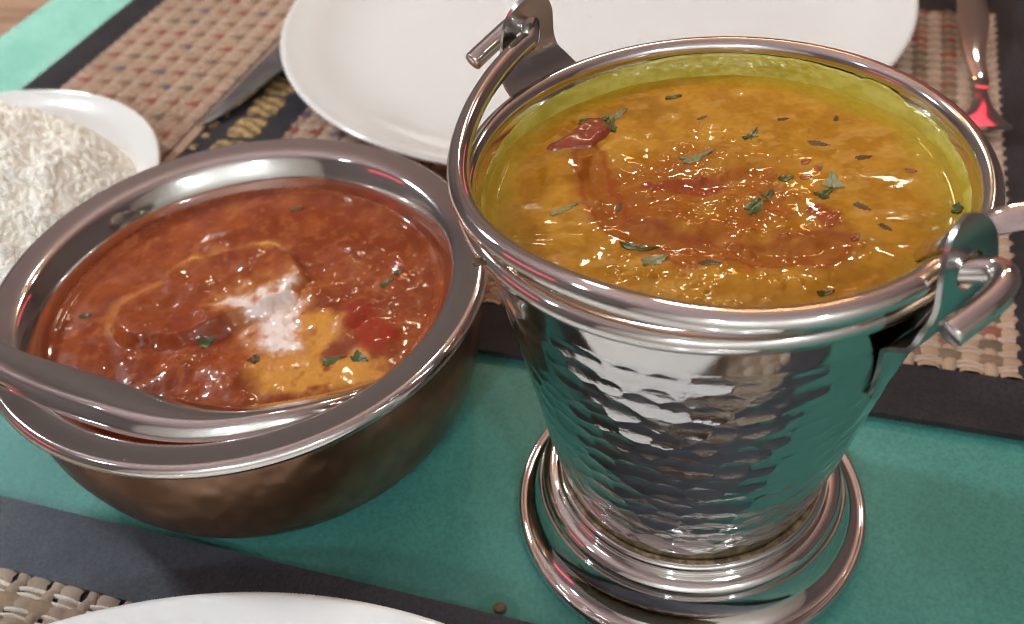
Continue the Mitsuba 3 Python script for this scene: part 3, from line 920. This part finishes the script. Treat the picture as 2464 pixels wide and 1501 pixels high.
CZ, CR = .0362, .0568
CREAM = [(-.0027, -.0016), (.0064, -.0078), (.0114, .0020), (.0121, -.0120), (.0075, -.0156), (.0125, -.0195)]
YEL = [(.0209, -.0132), (.0160, -.0245), (.0110, -.0310), (.0221, -.0328), (.0332, -.0333)]
RIDGE = [(-.0391, -.0033), (-.0386, .0027), (-.0344, .0065), (-.0259, .0141), (-.0220, .0205), (-.0094, .0230), (.0058, .0250)]
CHUNK = RIDGE + [(.0130, .0180), (.0180, .0060), (.0150, -.0020), (.0020, -.0100), (-.0160, -.0160), (-.0330, -.0130)]


def curry_height(x, y):
    """x, y from the bowl's middle."""
    q = np.stack([x, y], -1)
    P3 = lambda s, o=0: np.stack([x * s, y * s, x * 0 + o], -1)
    r = np.hypot(x, y) / CR
    act = np.clip(np.exp(-(((x + .004) / .030) ** 2 + ((y + .006) / .026) ** 2) ** 1.3) + .9 * np.exp(-(((x - .033) / .015) ** 2 + ((y + .006) / .020) ** 2)) + .9 * np.exp(-(((x + .008) / .022) ** 2 + ((y + .034) / .010) ** 2)), 0, 1)
    act *= 1 - .75 * np.exp(-(((x - .020) / .013) ** 2 + ((y + .029) / .009) ** 2))
    h = .0010 * (1 - r ** 2)
    s = poly_sdf_np(q + .0022 * (np.stack([meshkit.fbm(P3(150), 3, 1), meshkit.fbm(P3(150, 5), 3, 2)], -1) - .5), CHUNK)
    h += .0040 * sst(-.0012, .0030, s) - .0016 * sst(.003, .016, s)
    for cx, cy, cr, ch in [(.0310, -.0110, .0085, .0028), (.0380, -.0240, .0070, .0022), (-.0006, -.0290, .0100, .0022), (-.0180, -.0240, .0080, .0018), (.0200, -.0040, .0060, .0022), (-.0130, .0300, .0065, .0016), (.0280, .0120, .0090, .0014), (.0420, .0050, .0060, .0016)]:
        h += ch * np.exp(-((x - cx) ** 2 + (y - cy) ** 2) / (cr * .75) ** 2)
    h += .0036 * (meshkit.fbm(P3(140), 2, 13) - .5) * (.12 + .88 * act)
    h += .00055 * (meshkit.fbm(P3(360), 2, 18) - .5) * (.08 + .92 * act)
    h += .0010 * sst(.94, 1.0, r) ** 2
    return h


g = disc_grid(350) * CR
cth = np.arctan2(g[..., 1], g[..., 0])
g = g * (1 + OV[0] * np.cos(2 * (cth - OV[1])) * np.hypot(g[..., 0], g[..., 1]) / CR)[..., None]
hz = curry_height(g[..., 0], g[..., 1])
rng = np.random.default_rng(15)
for i in range(200):
    x, y = (rng.normal(-.004, .016), rng.normal(-.018, .013)) if i % 3 else (rng.normal(.032, .010), rng.normal(-.004, .014))
    if math.hypot(x, y) > .053:
        continue
    r = rng.uniform(.0006, .0013)
    hz += r * .22 * np.clip(1 - (np.hypot(g[..., 0] - x, g[..., 1] - y) / r) ** 2, 0, None) ** 2
cv = np.concatenate([g + BC, (CZ + hz)[..., None]], -1)


def curry_fn(p, n, uv):
    x, y = p.x - float(BC[0]), p.y - float(BC[1])
    w1, w2 = fbm(x * 150, y * 150, 1.0, octaves=4), fbm(x * 150, y * 150, 9.0, octaves=4)
    xw, yw = x + .008 * (w1 - .5), y + .008 * (w2 - .5)
    f = fbm(x * 120, y * 120, 5.0, octaves=4)
    c = mix((.215, .038, .010), (.295, .066, .017), smoothstep(.3, .7, f))
    c = mix(c, mi.Color3f(.40, .125, .035), .4 * smoothstep(.55, .75, fbm(x * 420, y * 420, 2.0, octaves=3)))
    # darker sauce over the meat
    d = dr.sqrt(dr.square((xw + .008) / .026) + dr.square((yw + .006) / .016))
    c = mix(c, mi.Color3f(.215, .036, .008), .6 * (1 - smoothstep(.6, 1.1, d)))
    # butter-yellow fat: a pool at the near right
    s = seg_dist(xw, yw, YEL)
    c = mix(c, mi.Color3f(.60, .265, .045), .92 * (1 - smoothstep(.0034, .0095, s + .003 * (w2 - .5))) * smoothstep(.10, .42, fbm(x * 240, y * 240, 20.0, octaves=3)))
    s = seg_dist(xw, yw, RIDGE)  # lit face of the meat's raised edge, painted as a paler orange band
    c = mix(c, mi.Color3f(.50, .190, .050), .72 * (1 - smoothstep(.0008, .0054, s)) * smoothstep(.12, .45, fbm(x * 260, y * 260, 3.0)))
    s = dr.minimum(seg_dist(xw, yw, [(-.0225, .0205), (-.0185, .0215)]), seg_dist(xw, yw, [(.0030, .0245), (.0060, .0252)]))
    c = mix(c, mi.Color3f(.66, .320, .050), .95 * (1 - smoothstep(.0014, .0028, s)))
    # a red piece of tomato
    s = seg_dist(xw, yw, [(.0330, -.0130), (.0385, -.0235)])
    c = mix(c, mi.Color3f(.285, .022, .010), .75 * (1 - smoothstep(.0035, .0065, s)))
    # swirl of cream, broken up by the sauce
    w3, w4 = fbm(x * 210, y * 210, 12.0, octaves=5), fbm(x * 210, y * 210, 15.0, octaves=5)
    s = seg_dist(x + .012 * (w3 - .5), y + .012 * (w4 - .5), CREAM)
    v1, v2, _ = voronoi(x * 560, y * 560)
    hole = smoothstep(.10, .24, v1 + .5 * smoothstep(.40, .52, w3))
    c = mix(c, mi.Color3f(.50, .190, .045), .75 * (1 - smoothstep(.003, .0105, s)))
    c = mix(c, mi.Color3f(.66, .43, .33), .85 * (1 - smoothstep(.0012, .0062, s)))
    c = mix(c, mi.Color3f(.80, .67, .62), (.55 + .42 * hole) * (1 - smoothstep(.0010, .0042, s)))
    return c * (.92 + .16 * noise(x * 1200, y * 1200, 1.0))


def curry_oil(p, n, uv):
    x, y = p.x - float(BC[0]), p.y - float(BC[1])
    return .25 + .70 * smoothstep(.40, .60, fbm(x * 140, y * 140, 31.0))


bsdf('curry_thick', proc(curry_fn), .42, specular=.2, flatness=.2)
bsdf('curry_oily', proc(curry_fn), .09, specular=.5, flatness=.2)
scene['curry'] = {'type': 'blendbsdf', 'weight': proc(curry_oil), 'a': scene['curry_thick'], 'b': scene['curry_oily']}
del scene['curry_thick'], scene['curry_oily']
k = add('red_curry', trimesh.Trimesh(cv.reshape(-1, 3), grid_faces(350, 350), process=False), 'curry', None, True)
tag(k, 'red tomato curry with a swirl of cream filling the copper bowl', 'curry')

cx_, cy_ = float(BC[0]), float(BC[1])
ch = lambda X, Y: curry_height(X - cx_, Y - cy_)
for x, y, L, Wd, rot, mat, lob, lab in [
    (-.0481, .0042, .0034, .0016, .0, 'leaf_dark', 0, 'small dark green leaf at the left of the red curry'),
    (-.0096, -.0149, .0042, .0026, .6, 'leaf_dark', 3, 'dark green leaf left of the yellow pool in the red curry'),
    (.0262, -.0282, .0058, .0024, .2, 'leaf_dark', 3, 'green leaf on the yellow pool of the red curry, left one of two'),
    (.0336, -.0290, .0050, .0026, -.6, 'leaf_dark', 3, 'dark green leaf at the right end of the yellow pool, right one of two'),
    (.0052, -.0250, .0036, .0026, 1.2, 'seed', 0, 'brown green herb bit at the left edge of the yellow pool'),
    (.0407, -.0004, .0040, .0018, .5, 'leaf_dark', 3, 'dull green leaf at the right of the red curry, nearer one'),
    (.0444, .0036, .0030, .0016, .9, 'leaf_dark', 0, 'dull green leaf at the right of the red curry, farther one'),
    (.0115, .0435, .0040, .0022, .1, 'seed', 0, 'dark herb bit near the far wall of the copper bowl'),
]:
    leaf('coriander_leaf', ch, CZ, cx_ + x, cy_ + y, L, Wd, rot, mat, lob, label=lab, lift=.00018, curl=.0003)

# spoon lying face down along the near inside of the bowl
up = [(-.1050, .0130, .0640), (-.0800, -.0060, .0575), (-.0605, -.0190, .0512), (-.0310, -.0335, .0472), (-.0080, -.0445, .0450), (.0080, -.0478, .0442), (.0200, -.0466, .0430), (.0310, -.0430, .0405), (.0392, -.0390, .0385)]
lo = [(-.1010, .0040, .0625), (-.0770, -.0170, .0555), (-.0575, -.0322, .0488), (-.0325, -.0482, .0462), (-.0105, -.0572, .0452), (.0047, -.0590, .0448), (.0196, -.0570, .0444), (.0330, -.0500, .0420), (.0400, -.0405, .0385)]
n_ = 110
bul = np.interp(np.linspace(0, 1, n_), [0, .3, .55, .8, 1], [.0012, .0022, .0040, .0036, .0006])
m = loft([(x + cx_, y + cy_, z) for x, y, z in lo], [(x + cx_, y + cy_, z) for x, y, z in up], .0011, bul, n_, 25, skew=True)
k = add('serving_spoon', m, 'steel', None, 35)
tag(k, 'steel spoon lying along the near inside edge of the copper bowl', 'spoon')

# ------------------------------------------------------------------ crumbs
def crumb(x, y, z, r, seed, mat, label, sq=.6):
    m = trimesh.creation.icosphere(subdivisions=2)
    v = m.vertices * (1 + .45 * (meshkit.fbm(m.vertices * 1.7 + seed, 3, seed) - .5)[:, None]) * np.array([r, r * .85, r * sq])
    k = add('food_crumb', trimesh.Trimesh(v + np.array([x, y, z + r * sq * .6]), m.faces, process=False), mat, None, True)
    tag(k, label, 'crumb')


crumb(CRUMB[0], CRUMB[1], .0002, .0016, 1, 'crumb', 'brown crumb in a damp ring on the teal cloth')
crumb(cx_ - .0184, cy_ - .0640, .0472, .0013, 2, 'crumb', 'brown crumb stuck on the near brim of the copper bowl', .5)
crumb(cx_ - .0365, cy_ + .0440, .0425, .0010, 3, 'leaf_pale', 'green fleck on the far left inside of the copper bowl rim', .5)
crumb(cx_ + .0560, cy_ + .0205, .0440, .0008, 4, 'seed', 'dark fleck on the right inside of the copper bowl rim', .5)
crumb(-.0445, -.0205, .1085, .0012, 6, 'seed', 'dark burnt fleck on the left rim of the steel bucket', .5)
